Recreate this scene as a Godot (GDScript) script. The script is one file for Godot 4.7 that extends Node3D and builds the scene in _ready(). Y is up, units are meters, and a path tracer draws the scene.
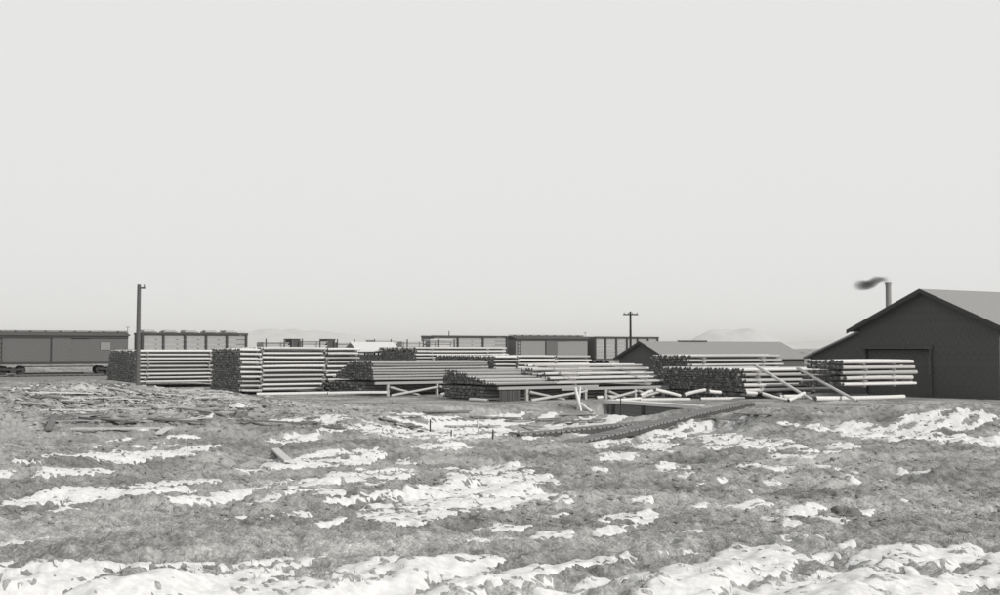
extends Node3D
# A pole yard beside a railway in late winter. y is up, metres; the yard's level ground is y = 0 and the eye stands 3 m above it.

const EYE := 3.0
const FOC := 1165.0
const HOR := 348.0
var rng := RandomNumberGenerator.new()
var names := {}
var M := {}
var AX := Vector3(cos(deg_to_rad(32.0)), 0, -sin(deg_to_rad(32.0)))   # the way the poles, tracks and sheds run
var GX := Vector3(sin(deg_to_rad(32.0)), 0, cos(deg_to_rad(32.0)))    # square to it, towards the open ground
var n_big := FastNoiseLite.new()
var n_mid := FastNoiseLite.new()
var n_fine := FastNoiseLite.new()
var n_fur := FastNoiseLite.new()
var n_snow := FastNoiseLite.new()
var n_tone := FastNoiseLite.new()
var pole_meshes := []
var rest_xf: Array[Transform3D] = []
var rest_col: Array[Color] = []
var n_single := 0


func _ready() -> void:
	rng.seed = 4711
	view_and_light()
	noises()
	materials()
	terrain()
	far_hills()
	tracks()
	sheds()
	rail_cars()
	telegraph_poles()
	pole_stacks()
	racks()
	pit_works()
	debris()
	ground_cover()
	smoke()


# ------------------------------------------------------------------ camera, sky, sun
func view_and_light() -> void:
	var cam := Camera3D.new()
	cam.name = "camera"
	cam.fov = rad_to_deg(2.0 * atan(297.5 / FOC))
	cam.near = 0.1
	cam.far = 30000.0
	cam.position = Vector3(0, EYE, 0)
	cam.rotation.x = atan((HOR - 297.5) / FOC)
	add_child(cam)
	cam.current = true
	var sky_mat := ProceduralSkyMaterial.new()
	sky_mat.sky_top_color = Color(0.84, 0.84, 0.83).linear_to_srgb()
	sky_mat.sky_horizon_color = Color(0.85, 0.85, 0.84).linear_to_srgb()
	sky_mat.ground_horizon_color = Color(0.62, 0.62, 0.61).linear_to_srgb()
	sky_mat.ground_bottom_color = Color(0.3, 0.3, 0.3).linear_to_srgb()
	sky_mat.sky_curve = 0.2
	var sky := Sky.new()
	sky.sky_material = sky_mat
	var env := Environment.new()
	env.background_mode = Environment.BG_SKY
	env.sky = sky
	env.tonemap_mode = Environment.TONE_MAPPER_LINEAR
	env.tonemap_exposure = 0.95
	env.sdfgi_enabled = true
	env.ssao_enabled = true
	env.ssil_enabled = true
	env.fog_enabled = true
	env.fog_density = 0.00013
	env.fog_light_color = Color(0.93, 0.93, 0.92)
	env.volumetric_fog_enabled = true
	env.volumetric_fog_density = 0.0
	var we := WorldEnvironment.new()
	we.name = "world_environment"
	we.environment = env
	add_child(we)
	var sun := DirectionalLight3D.new()
	sun.name = "sun"
	sun.light_energy = 1.15
	sun.light_color = Color(1.0, 0.985, 0.96)
	sun.light_angular_distance = 0.6
	sun.shadow_enabled = true
	var to_sun := Vector3(0.8 * 0.87, 0.49, 0.6 * 0.87).normalized()
	add_child(sun)
	sun.look_at_from_position(to_sun * 50.0, Vector3.ZERO)


# ------------------------------------------------------------------ helpers
func at(px: float, py: float, d: float) -> Vector3:
	return Vector3((px - 500.0) / FOC * d, EYE - (py - HOR) / FOC * d, -d)

func gat(px: float, d: float) -> Vector3:      # a point on the ground at depth d
	var x := (px - 500.0) / FOC * d
	return Vector3(x, height(x, d), -d)

func ground_hit(px: float, py: float) -> Vector3:   # where a line of sight meets the ground
	var d := 5.0
	while d < 140.0:
		var x := (px - 500.0) / FOC * d
		if EYE - (py - HOR) / FOC * d <= height(x, d):
			return Vector3(x, height(x, d), -d)
		d *= 1.006
	return gat(px, d)

func numbered(called: String) -> String:
	var k: int = names.get(called, 0)
	names[called] = k + 1
	return called if k == 0 else "%s_%03d" % [called, k]

func tag(o: Node, label := "", category := "", group := "", kind := "") -> Node:
	if label: o.set_meta("label", label)
	if category: o.set_meta("category", category)
	if group: o.set_meta("group", group)
	if kind: o.set_meta("kind", kind)
	return o

func top(o: Node3D, called: String, label := "", category := "", group := "", kind := "") -> Node3D:
	o.name = numbered(called)
	add_child(o)
	tag(o, label, category, group, kind)
	return o

func part(parent: Node3D, called: String, mesh: Mesh, mat: Material, xf := Transform3D()) -> MeshInstance3D:
	var o := MeshInstance3D.new()
	o.name = called
	o.mesh = mesh
	if mat: o.material_override = mat
	o.transform = xf
	parent.add_child(o, true)
	return o

func st_new() -> SurfaceTool:
	var s := SurfaceTool.new()
	s.begin(Mesh.PRIMITIVE_TRIANGLES)
	return s

var _boxes := {}
func add_box(s: SurfaceTool, c: Vector3, size: Vector3, b := Basis()) -> void:
	var m: BoxMesh = _boxes.get(size)
	if m == null:
		m = BoxMesh.new(); m.size = size; _boxes[size] = m
	s.append_from(m, 0, Transform3D(b, c))

func box_mesh(size: Vector3) -> BoxMesh:
	var m: BoxMesh = _boxes.get(size)
	if m == null:
		m = BoxMesh.new(); m.size = size; _boxes[size] = m
	return m

func add_rod(s: SurfaceTool, p: Vector3, q: Vector3, r0: float, r1: float, sides := 8) -> void:
	var m := CylinderMesh.new()
	m.bottom_radius = r0; m.top_radius = r1; m.height = p.distance_to(q)
	m.radial_segments = sides; m.rings = 1
	s.append_from(m, 0, Transform3D(along_y(q - p), (p + q) * 0.5))

func along_y(v: Vector3) -> Basis:
	var y := v.normalized()
	var h := Vector3.RIGHT if absf(y.x) < 0.9 else Vector3.UP
	var z := h.cross(y).normalized()
	return Basis(y.cross(z), y, z)

func along_x(v: Vector3) -> Basis:
	var x := v.normalized()
	var z := x.cross(Vector3.UP).normalized()
	return Basis(x, z.cross(x), z)

func quad(s: SurfaceTool, a: Vector3, b: Vector3, c: Vector3, d: Vector3) -> void:   # a b c d clockwise seen from the front
	for v in [a, b, c, a, c, d]:
		s.add_vertex(v)

func done(s: SurfaceTool, normals := false) -> ArrayMesh:
	if normals: s.generate_normals()
	return s.commit()

func prism(poly: Array, depth_axis: Vector3) -> ArrayMesh:   # a flat outline given thickness, both caps and the rim
	var s := st_new()
	s.set_smooth_group(-1)
	var flat := PackedVector2Array()
	var n := (poly[1] - poly[0] as Vector3).cross(poly[2] - poly[0]).normalized()
	var ex := (poly[1] - poly[0] as Vector3).normalized()
	var ey := n.cross(ex)
	for p in poly: flat.append(Vector2((p - poly[0]).dot(ex), (p - poly[0]).dot(ey)))
	var idx := Geometry2D.triangulate_polygon(flat)
	for i in range(0, idx.size(), 3):
		for k in [0, 1, 2]: s.add_vertex(poly[idx[i + k]])
		for k in [2, 1, 0]: s.add_vertex(poly[idx[i + k]] + depth_axis)
	for i in poly.size():
		var a: Vector3 = poly[i]
		var b: Vector3 = poly[(i + 1) % poly.size()]
		quad(s, a, b, b + depth_axis, a + depth_axis)
	return done(s, true)


# ------------------------------------------------------------------ noise and materials
func noises() -> void:
	var k := 0
	for a in [[n_big, 0.05, 3], [n_mid, 0.45, 3], [n_fine, 2.6, 4], [n_fur, 0.8, 4], [n_snow, 0.55, 5], [n_tone, 0.35, 4]]:
		var n: FastNoiseLite = a[0]
		n.seed = 11 + k * 7
		k += 1
		n.noise_type = FastNoiseLite.TYPE_SIMPLEX_SMOOTH
		n.frequency = a[1]
		n.fractal_type = FastNoiseLite.FRACTAL_FBM
		n.fractal_octaves = a[2]
		n.fractal_gain = 0.5

func noise_tex(freq: float, lo: float, hi: float, seed_: int, normal := false, bump := 4.0, oct := 5) -> NoiseTexture2D:
	var n := FastNoiseLite.new()
	n.seed = seed_
	n.frequency = freq
	n.fractal_octaves = oct
	n.fractal_gain = 0.6
	var t := NoiseTexture2D.new()
	t.width = 512; t.height = 512
	t.seamless = true
	t.noise = n
	t.generate_mipmaps = true
	if normal:
		t.as_normal_map = true
		t.bump_strength = bump
	else:
		var g := Gradient.new()
		g.set_color(0, Color(lo, lo, lo)); g.set_color(1, Color(hi, hi, hi))
		t.color_ramp = g
	return t

func mat(v: float, rough := 0.9, warm := 0.0) -> StandardMaterial3D:
	var m := StandardMaterial3D.new()
	m.albedo_color = Color(v * (1.0 + warm), v, v * (1.0 - warm)).linear_to_srgb()
	m.roughness = rough
	m.metallic_specular = 0.25
	return m

func textured(m: StandardMaterial3D, t: Texture2D, scale: Vector3, nrm: Texture2D = null, ns := 1.0) -> StandardMaterial3D:
	m.albedo_texture = t
	m.uv1_triplanar = true
	m.uv1_world_triplanar = true
	m.uv1_scale = scale
	if nrm:
		m.normal_enabled = true
		m.normal_texture = nrm
		m.normal_scale = ns
	return m

func materials() -> void:
	var grain := noise_tex(0.03, 0.74, 1.0, 3)
	var soil := noise_tex(0.04, 0.54, 1.0, 5, false, 4.0, 6)
	var soil_n := noise_tex(0.05, 0, 1, 6, true, 9.0, 6)
	var snow_t := noise_tex(0.03, 0.8, 1.0, 8)
	var snow_n := noise_tex(0.03, 0, 1, 9, true, 3.0)
	var streak := noise_tex(0.03, 0.62, 1.0, 12)
	var d := mat(1.0, 0.97)
	d.vertex_color_use_as_albedo = true
	M.dirt = textured(d, soil, Vector3(0.9, 0.9, 0.9), soil_n, 0.9)
	M.snow = textured(mat(0.76, 0.85), snow_t, Vector3(0.6, 0.6, 0.6), snow_n, 0.5)
	M.wood = []          # the peeled faces of the poles, six tones
	for v in [0.78, 0.66, 0.72, 0.56, 0.80, 0.48]:
		var m := textured(mat(v, 0.8, 0.01), grain, Vector3(0.5, 2.5, 0.5))
		m.vertex_color_use_as_albedo = true
		M.wood.append(m)
	M.grey_wood = []
	for v in [0.34, 0.40, 0.30, 0.44]:
		var m := textured(mat(v, 0.9), grain, Vector3(0.5, 2.5, 0.5))
		m.vertex_color_use_as_albedo = true
		M.grey_wood.append(m)
	M.inner = textured(mat(0.62, 0.85), grain, Vector3(0.5, 2.5, 0.5))
	M.inner.vertex_color_use_as_albedo = true
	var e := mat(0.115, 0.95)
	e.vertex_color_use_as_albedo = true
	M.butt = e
	M.creosote = textured(mat(0.05, 0.85), streak, Vector3(2, 0.4, 2))
	M.wall = textured(mat(0.14, 0.9), streak, Vector3(2.2, 0.15, 2.2))
	M.wall2 = textured(mat(0.16, 0.9), streak, Vector3(2.0, 0.2, 2.0))
	M.trim = mat(0.06, 0.9)
	M.pale_trim = mat(0.3, 0.9)
	M.roof = textured(mat(0.38, 0.85), streak, Vector3(0.7, 0.7, 0.7))
	M.roof_pale = textured(mat(0.36, 0.85), streak, Vector3(0.5, 0.5, 0.5))
	M.car = textured(mat(0.18, 0.85), streak, Vector3(1.5, 0.3, 1.5))
	M.car2 = textured(mat(0.34, 0.85), streak, Vector3(1.5, 0.3, 1.5))
	M.car_roof = textured(mat(0.12, 0.85), streak, Vector3(0.8, 0.8, 0.8))
	M.car_pale = textured(mat(0.47, 0.9), streak, Vector3(0.3, 2.0, 0.3))
	M.iron = mat(0.045, 0.6)
	M.rail = mat(0.12, 0.45)
	M.plank = []
	for v in [0.55, 0.42, 0.3, 0.66, 0.2]:
		M.plank.append(textured(mat(v, 0.9), grain, Vector3(1, 3, 1)))
	M.dark_plank = textured(mat(0.1, 0.9), grain, Vector3(1, 3, 1))
	M.pipe = mat(0.24, 0.7)
	M.clod = textured(mat(0.36, 0.97), soil, Vector3(1.5, 1.5, 1.5))
	M.hill = mat(0.44, 1.0)
	var g := mat(0.3, 1.0)
	M.grass = g
	M.paint = mat(0.5, 0.8)
	M.chip = mat(1.0, 0.9)
	M.chip.vertex_color_use_as_albedo = true


# ------------------------------------------------------------------ the ground
func bump(x: float, d: float, cx: float, cd: float, sx: float, sd: float, amp: float) -> float:
	var a := (x - cx) / sx
	var b := (d - cd) / sd
	var r := a * a + b * b
	return 0.0 if r > 9.0 else amp * exp(-r)

var BASE := [[-60.0, 1.5], [3.0, 1.47], [9.0, 1.38], [15.0, 0.98], [22.0, 0.62], [30.0, 0.24], [38.0, 0.02], [48.0, 0.0], [60.0, 0.0]]
func base_h(d: float) -> float:
	if d <= BASE[0][0]: return BASE[0][1]
	for i in BASE.size() - 1:
		if d < BASE[i + 1][0]:
			var t: float = (d - BASE[i][0]) / (BASE[i + 1][0] - BASE[i][0])
			return lerpf(BASE[i][1], BASE[i + 1][1], t)
	return 0.0

# the timber wall at the back of the pit, from WA to WB (x, depth)
const WA := Vector2(6.15, 63.5)
const WB := Vector2(10.9, 59.0)

var RAMPS := [[Vector3(12.3, 0.31, -58.0), Vector3(2.14, -0.42, -41.5)], [Vector3(6.9, -0.26, -52.0), Vector3(-2.5, -0.44, -43.0)]]

func smooth_height(x: float, d: float) -> float:      # the shape of the land, without clods and furrows
	var h := base_h(d)
	if d > 130.0: return 0.0
	h += bump(x, d, -18.5, 53.0, 10.0, 9.0, 1.12)      # the bank of chips and refuse
	h += bump(x, d, -27.0, 44.0, 9.0, 12.0, 0.75)
	h += bump(x, d, -9.5, 38.0, 5.0, 5.0, 0.62)
	h += bump(x, d, 16.5, 46.0, 10.0, 6.5, 0.55)
	h += bump(x, d, 24.0, 44.0, 8.0, 8.0, 0.25)
	h += bump(x, d, 19.0, 63.0, 9.0, 5.0, 0.2)
	h += bump(x, d, -10.5, 20.0, 4.0, 7.0, 0.5)
	h += bump(x, d, -3.0, 25.0, 6.0, 6.0, -0.3)
	h += bump(x, d, 10.0, 32.0, 6.0, 5.0, 0.3)
	# the pit: its near lip slopes, its far side is held by the wall
	var px := (x - 2.5) / 9.0
	var pd := (d - 49.0) / 12.5
	var r := sqrt(px * px + pd * pd)
	var pit := 1.0 - smoothstep(0.55, 1.0, r)
	var w := WB - WA
	var t := (Vector2(x, d) - WA).dot(w) / w.length_squared()
	var side := (Vector2(x, d) - WA).cross(w.normalized())   # positive on the camera's side of the wall
	if t > -0.6 and t < 1.0 and side > 0.0:
		var near := smoothstep(8.0, 0.0, side) * smoothstep(-0.6, 0.0, t) * (1.0 - smoothstep(0.7, 1.0, t))
		near *= lerpf(smoothstep(0.0, 3.0, side), 1.0, smoothstep(-0.05, 0.0, t))
		pit = maxf(pit, near)
	elif t > -0.05 and t < 1.0:
		pit = 0.0
	elif side < 0.0 and t >= 1.0:
		pit *= smoothstep(-1.5, 1.0, side)
	h -= pit * 1.0
	for rr in RAMPS:          # low banks of dirt carry the two ramps
		var ra := Vector2(rr[0].x, -rr[0].z)
		var rb := Vector2(rr[1].x, -rr[1].z)
		var rt := clampf((Vector2(x, d) - ra).dot(rb - ra) / (rb - ra).length_squared(), 0.0, 1.0)
		var dist := Vector2(x, d).distance_to(ra.lerp(rb, rt))
		if dist < 2.6:
			h = lerpf(h, lerpf(rr[0].y, rr[1].y, rt) - 0.2, 1.0 - smoothstep(0.4, 2.6, dist))
	return h

func rough(d: float) -> float:
	return clampf(1.0 - (d - 52.0) / 12.0, 0.12, 1.0) if d < 140.0 else 0.0

func mid_relief(x: float, d: float) -> float:
	var k := rough(d)
	# furrows run up to the right, across the slope
	var fa := x * 0.62 + d * 0.78
	var fb := x * 0.78 - d * 0.62
	k *= 1.0 + bump(x, d, -18.0, 50.0, 11.0, 9.0, 1.1)
	k *= 1.0 - 0.55 * exp(-pow((d - 12.0) / 2.6, 2.0))
	return k * (n_big.get_noise_2d(x, d) * 0.34 + n_mid.get_noise_2d(x, d) * 0.115 + n_fur.get_noise_2d(fa * 0.35, fb * 1.3) * 0.13)

func height(x: float, d: float) -> float:
	return smooth_height(x, d) + mid_relief(x, d)

# snow lying on the dirt, with added patches filling the bottom edge: middle, half width, half height on the picture of the ground, from which its place and size on the ground are worked out
var SNOW := [
	[60, 455, 26, 10], [81, 472, 30, 7], [142, 447.5, 8, 4], [156, 447.5, 4, 3], [120, 451, 5, 3], [138, 462, 11, 6], [123, 460, 5, 3], [100, 458, 9, 4], [106, 445, 4, 3],
	[88, 497, 42, 6], [130, 491, 48, 7], [175, 484, 40, 5], [200, 500, 28, 5], [227, 495, 14, 4], [80, 508, 14, 3], [239, 518, 12, 2], [278, 485, 15, 6], [318, 459, 28, 10],
	[295, 438, 22, 5], [314, 420, 34, 5], [242, 408, 17, 3], [318, 483, 28, 7], [291, 514, 25, 4], [329, 495, 18, 5],
	[353, 457, 28, 7], [353, 476, 28, 7], [387, 478, 28, 5], [409, 461, 17, 4], [496, 478, 44, 10], [462, 500, 50, 14], [417, 516, 44, 8], [353, 500, 28, 5], [387, 497, 24, 5],
	[496, 468, 28, 5], [534, 491, 18, 5], [508, 527, 26, 5], [557, 502, 22, 4], [553, 535, 22, 4], [477, 538, 17, 3], [629, 519, 38, 7], [621, 529, 32, 4], [621, 456, 25, 4],
	[545, 481, 14, 2.5], [591, 483, 7, 2], [443, 447, 30, 4],
	[345, 427, 22, 5], [395, 430, 40, 7], [462, 431, 50, 5], [500, 432, 30, 6], [557, 427, 44, 4], [595, 425, 44, 4], [424, 417, 34, 3], [511, 417, 24, 3],
	[670, 436, 28, 9], [690, 426, 16, 6], [640, 442, 34, 5], [540, 418, 30, 2.5],
	[686, 474, 16, 6], [667, 464, 10, 3], [709, 446, 15, 3], [732, 444, 20, 5], [773, 446, 33, 7], [792, 425, 10, 3], [762, 467, 20, 4], [785, 458, 16, 3], [770, 482, 12, 3],
	[747, 491, 9, 2], [736, 423, 14, 3], [823, 429, 14, 3], [872, 434, 46, 12], [841, 446, 17, 3], [925, 421, 44, 9], [944, 440, 28, 7], [966, 419, 32, 10], [906, 434, 28, 10],
	[811, 450, 12, 3], [823, 467, 6, 2.5], [858, 474, 5, 2.5], [751, 506, 32, 3.5], [785, 513, 54, 4], [836, 519, 12, 2.5], [864, 512, 14, 2], [773, 520, 14, 2.5],
	[821, 537, 11, 3], [845, 545, 11, 3.5], [787, 538, 8, 2.5], [802, 536, 6, 3],
	[755, 557, 48, 13], [671, 555, 22, 5], [690, 553, 10, 4], [728, 569, 56, 10], [823, 559, 28, 5], [876, 555, 44, 7], [925, 557, 44, 8], [887, 568, 24, 7], [972, 556, 34, 8],
	[100, 569, 130, 11], [230, 570, 110, 9], [310, 568, 60, 6], [368, 568, 34, 8], [474, 566, 30, 6], [436, 575, 60, 7], [557, 568, 56, 5], [617, 560, 40, 5], [663, 573, 36, 6],
	[470, 496, 84, 15], [425, 508, 60, 11], [500, 480, 60, 9], [360, 478, 50, 9], [325, 460, 40, 8], [120, 491, 72, 7], [480, 424, 60, 3], [450, 437, 40, 3], [540, 434, 55, 4], [580, 431, 44, 4], [520, 423, 44, 3], [410, 423, 30, 3], [660, 432, 30, 8], [700, 428, 18, 5], [585, 441, 14, 3], [655, 446, 22, 4], [30, 540, 20, 2], [560, 515, 12, 2], [600, 470, 10, 2], [700, 505, 10, 2], [720, 480, 8, 2], [440, 470, 12, 2], [250, 470, 12, 3], [215, 445, 10, 2.5], [180, 455, 8, 2], [270, 500, 12, 2.5], [330, 520, 14, 2], [390, 540, 12, 2], [640, 500, 10, 2], [690, 530, 12, 2], [880, 480, 8, 2], [900, 500, 8, 1.5], [930, 470, 10, 2], [170, 412, 10, 2], [205, 418, 10, 2], [150, 430, 10, 2], [190, 437, 12, 2.5], [120, 440, 10, 2],
	[20, 585, 150, 15], [180, 588, 160, 14], [340, 590, 160, 14], [500, 591, 160, 14], [660, 591, 160, 14], [820, 588, 160, 14], [980, 586, 120, 16],  # added snow that whitens the bottom edge, continued in the next row
	[30, 610, 200, 30], [330, 615, 240, 32], [660, 615, 240, 32], [960, 610, 200, 30], [1030, 430, 40, 12], [1060, 560, 60, 12], [-60, 480, 60, 12], [-40, 565, 70, 12],
]

func terrain() -> void:
	var us := PackedFloat32Array()
	var outer := [0.46, 0.48, 0.51, 0.55, 0.6, 0.66, 0.74, 0.85, 1.0, 1.25, 1.6, 2.1, 2.8, 4.0]
	for i in range(outer.size() - 1, -1, -1): us.append(-outer[i])
	var u := -0.455
	while u < 0.456:
		us.append(u); u += 0.0013
	for o in outer: us.append(o)
	var ds := PackedFloat32Array([-60.0, -40.0, -20.0, -10.0, -5.0, -1.0, 1.0, 2.5, 3.5, 4.3, 5.0, 5.5])
	var dd := 5.9
	while dd < 74.0:
		ds.append(dd); dd *= 1.006
	while dd < 240.0:
		ds.append(dd); dd *= 1.03
	while dd < 14000.0:
		ds.append(dd); dd *= 1.35
	ds.append(14000.0)
	var nc := us.size()
	var nr := ds.size()
	# how much snow lies at each point of the grid
	var cover := PackedFloat32Array()
	cover.resize(nc * nr)
	cover.fill(-1.6)
	for s in SNOW:
		var c := ground_hit(s[0], s[1])
		var a := ground_hit(s[0], s[1] - s[3])
		var b := ground_hit(s[0], s[1] + s[3])
		var cd := -(a.z + b.z) * 0.5
		var rd := maxf(absf(a.z - b.z) * 0.5, 0.12)
		var rx: float = s[2] / FOC * -c.z
		var lean := 0.75 if rd < 6.0 else 0.2        # the streaks run away to the right, with the furrows
		var reach := rd * 1.6 + rx * 1.6 * lean
		var i0 := ds.bsearch(cd - reach)
		var i1 := mini(ds.bsearch(cd + reach), nr - 1)
		for i in range(i0, i1 + 1):
			var w := maxf(ds[i] + 8.0, 8.0)
			var j0 := us.bsearch((c.x - rx * 1.6) / w)
			var j1 := mini(us.bsearch((c.x + rx * 1.6) / w), nc - 1)
			for j in range(j0, j1 + 1):
				var ex := (us[j] * w - c.x) / rx
				var ed := (ds[i] - cd - lean * (us[j] * w - c.x)) / rd
				var v: float = (1.0 - (ex * ex + ed * ed)) * (1.0 + minf(s[2] * s[3] / 220.0, 2.0))
				if v > cover[i * nc + j]: cover[i * nc + j] = v
	var verts := PackedVector3Array()
	var cols := PackedColorArray()
	var sverts := PackedVector3Array()
	verts.resize(nc * nr); cols.resize(nc * nr); sverts.resize(nc * nr)
	for i in nr:
		var d := ds[i]
		var w := maxf(d + 8.0, 8.0)
		var k := rough(d)
		for j in nc:
			var x := us[j] * w
			var q := i * nc + j
			# the soil's own colour, mottled the same way everywhere; bark and chips make the refuse bank paler
			var fine := n_fine.get_noise_2d(x, d)
			var tone := n_tone.get_noise_2d(x * 0.7, d * 0.7)
			var v := 0.465 + tone * 0.30 + fine * 0.18 + n_snow.get_noise_2d(x * 9.0, d * 9.0) * 0.22
			v += bump(x, d, -18.5, 52.0, 10.0, 9.0, 0.2) * (0.7 + tone)
			v = clampf(v, 0.16, 0.8)
			cols[q] = Color(v, v, v * 0.985)
			if d > 140.0 or d < 2.0:
				verts[q] = Vector3(x, base_h(d), -d)
				sverts[q] = verts[q] - Vector3(0, 1, 0)
				cover[q] = -9.0
				continue
			var hs := smooth_height(x, d)
			var hm := mid_relief(x, d)
			var h := hs + hm + fine * 0.07 * k + (n_fine.get_noise_2d(x * 3.3, d * 3.3 + 50.0) * 0.03 if d < 40.0 else 0.0)
			verts[q] = Vector3(x, h, -d)
			var c := cover[q]
			if c > -1.55:
				var fa := x * 0.62 + d * 0.78
				var fb := x * 0.78 - d * 0.62
				c = minf(c, 0.64) + n_snow.get_noise_2d(fa * 0.55, fb * 2.4) * 1.9 + fine * 0.8 + n_fine.get_noise_2d(x * 2.7 + 30.0, d * 2.7) * 0.45 + n_mid.get_noise_2d(x * 1.4 + 90.0, d * 0.9) * 0.6 - 0.1
			else:
				c = -1.0
			cover[q] = c
			sverts[q] = Vector3(x, hs + hm + fine * 0.036 * k + clampf(c * 0.07, -0.12, 0.016), -d)
	var idx := PackedInt32Array()
	idx.resize((nc - 1) * (nr - 1) * 6)
	var p := 0
	for i in nr - 1:
		for j in nc - 1:
			var a := i * nc + j
			idx[p] = a; idx[p + 1] = a + nc; idx[p + 2] = a + 1
			idx[p + 3] = a + 1; idx[p + 4] = a + nc; idx[p + 5] = a + nc + 1
			p += 6
	var g := MeshInstance3D.new()
	g.mesh = grid_mesh(verts, cols, idx)
	g.material_override = M.dirt
	top(g, "ground", "", "", "", "structure")
	# snow
	var sidx := PackedInt32Array()
	for i in nr - 1:
		for j in nc - 1:
			var a := i * nc + j
			if maxf(maxf(cover[a], cover[a + 1]), maxf(cover[a + nc], cover[a + nc + 1])) > -0.12:
				sidx.append_array([a, a + nc, a + 1, a + 1, a + nc, a + nc + 1])
	var remap := PackedInt32Array()
	remap.resize(nc * nr); remap.fill(-1)
	var sv := PackedVector3Array()
	for n in sidx.size():
		var o := sidx[n]
		if remap[o] < 0:
			remap[o] = sv.size(); sv.append(sverts[o])
		sidx[n] = remap[o]
	var sm := MeshInstance3D.new()
	sm.mesh = grid_mesh(sv, PackedColorArray(), sidx)
	sm.material_override = M.snow
	top(sm, "snow_patches", "thin broken patches of old white snow lying in the hollows of the dirt", "snow", "", "stuff")

func grid_mesh(v: PackedVector3Array, c: PackedColorArray, i: PackedInt32Array) -> ArrayMesh:
	var arr := []
	arr.resize(Mesh.ARRAY_MAX)
	arr[Mesh.ARRAY_VERTEX] = v
	if c.size(): arr[Mesh.ARRAY_COLOR] = c
	arr[Mesh.ARRAY_INDEX] = i
	var am := ArrayMesh.new()
	am.add_surface_from_arrays(Mesh.PRIMITIVE_TRIANGLES, arr)
	var s := SurfaceTool.new()
	s.create_from(am, 0)
	s.generate_normals()
	return s.commit()

func far_hills() -> void:
	# a lone blunt mountain and a low range, kilometres off
	for spec in [[735.0, 5200.0, 330.0, 55.0, "a"], [285.0, 7000.0, 331.0, 110.0, "b"], [560.0, 9000.0, 341.0, 240.0, "c"], [900.0, 9000.0, 340.0, 200.0, "d"], [80.0, 9000.0, 338.0, 200.0, "e"]]:
		var d: float = spec[1]
		var peak: float = at(0, spec[2], d).y
		var half: float = spec[3] / FOC * d
		var cx: float = (spec[0] - 500.0) / FOC * d
		var v := PackedVector3Array()
		var ix := PackedInt32Array()
		var n := 48
		for r in n + 1:
			for c in n + 1:
				var a := (c / float(n)) * 2.0 - 1.0
				var b := (r / float(n)) * 2.0 - 1.0
				var x := cx + a * half * 1.3
				var z := -d - b * half * 0.8
				var f := clampf(1.0 - sqrt(a * a * 1.0 + b * b), 0.0, 1.0)
				var y := peak * (smoothstep(0.0, 0.85, f) * 1.0 + n_tone.get_noise_2d(x * 0.02, z * 0.02) * 0.35 * f) - 1.0
				v.append(Vector3(x, y, z))
		for r in n:
			for c in n:
				var a := r * (n + 1) + c
				ix.append_array([a, a + n + 1, a + 1, a + 1, a + n + 1, a + n + 2])
		var o := MeshInstance3D.new()
		o.mesh = grid_mesh(v, PackedColorArray(), ix)
		o.material_override = M.hill
		top(o, "far_hill", "", "", "", "structure")


# ------------------------------------------------------------------ railway
var TRACK_A: Vector3
var TRACK_B: Vector3

func yard_basis() -> Basis:
	return Basis(AX, Vector3.UP, GX)

func tracks() -> void:
	TRACK_A = Vector3(-37.0, 0.0, -116.0)     # the front edge of the cars, at the near car's end
	TRACK_B = Vector3(2.06, 0.0, -150.0)
	for k in 2:
		var p: Vector3 = [TRACK_A, TRACK_B][k] - GX * 1.35
		var root := Node3D.new()
		root.transform = Transform3D(yard_basis(), p)
		top(root, "railway_track", "", "", "", "structure")
		var x0: float = [-45.0, -60.0][k]
		var x1: float = [90.0, 60.0][k]
		var prof := [Vector3(x0, 0.0, 2.6), Vector3(x0, 0.26, 1.6), Vector3(x0, 0.26, -1.6), Vector3(x0, 0.0, -2.6), Vector3(x0, -0.3, -2.6), Vector3(x0, -0.3, 2.6)]
		part(root, "ballast", prism(prof, Vector3(x1 - x0, 0, 0)), M.clod)
		for s in [-0.72, 0.72]:
			part(root, "rail", box_mesh(Vector3(x1 - x0, 0.13, 0.07)), M.rail, Transform3D(Basis(), Vector3((x0 + x1) / 2.0, 0.40, s)))
		var t := st_new()
		var x := x0 + 0.3
		while x < x1:
			add_box(t, Vector3(x, 0.29, 0), Vector3(0.2, 0.1, 2.4)); x += 0.6
		tag(part(root, "sleepers", done(t), M.trim), "", "", "", "stuff")

func wheel_truck(car: Node3D, x: float) -> void:
	var s := st_new()
	for z in [-0.35, -2.35]:
		add_box(s, Vector3(x, 0.92, z), Vector3(1.9, 0.16, 0.12))
		add_box(s, Vector3(x, 0.72, z), Vector3(0.5, 0.34, 0.14))
	add_box(s, Vector3(x, 1.02, -1.35), Vector3(0.3, 0.2, 2.1))
	var t := part(car, "truck", done(s), M.iron)
	for dx in [-0.8, 0.8]:
		for z in [-0.63, -2.07]:
			var w := st_new()
			add_rod(w, Vector3(x + dx, 0.87, z - 0.06), Vector3(x + dx, 0.87, z + 0.06), 0.42, 0.42, 18)
			add_rod(w, Vector3(x + dx, 0.87, z - 0.14), Vector3(x + dx, 0.87, z + 0.14), 0.12, 0.12, 8)
			part(t, "wheel", done(w), M.iron)

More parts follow.
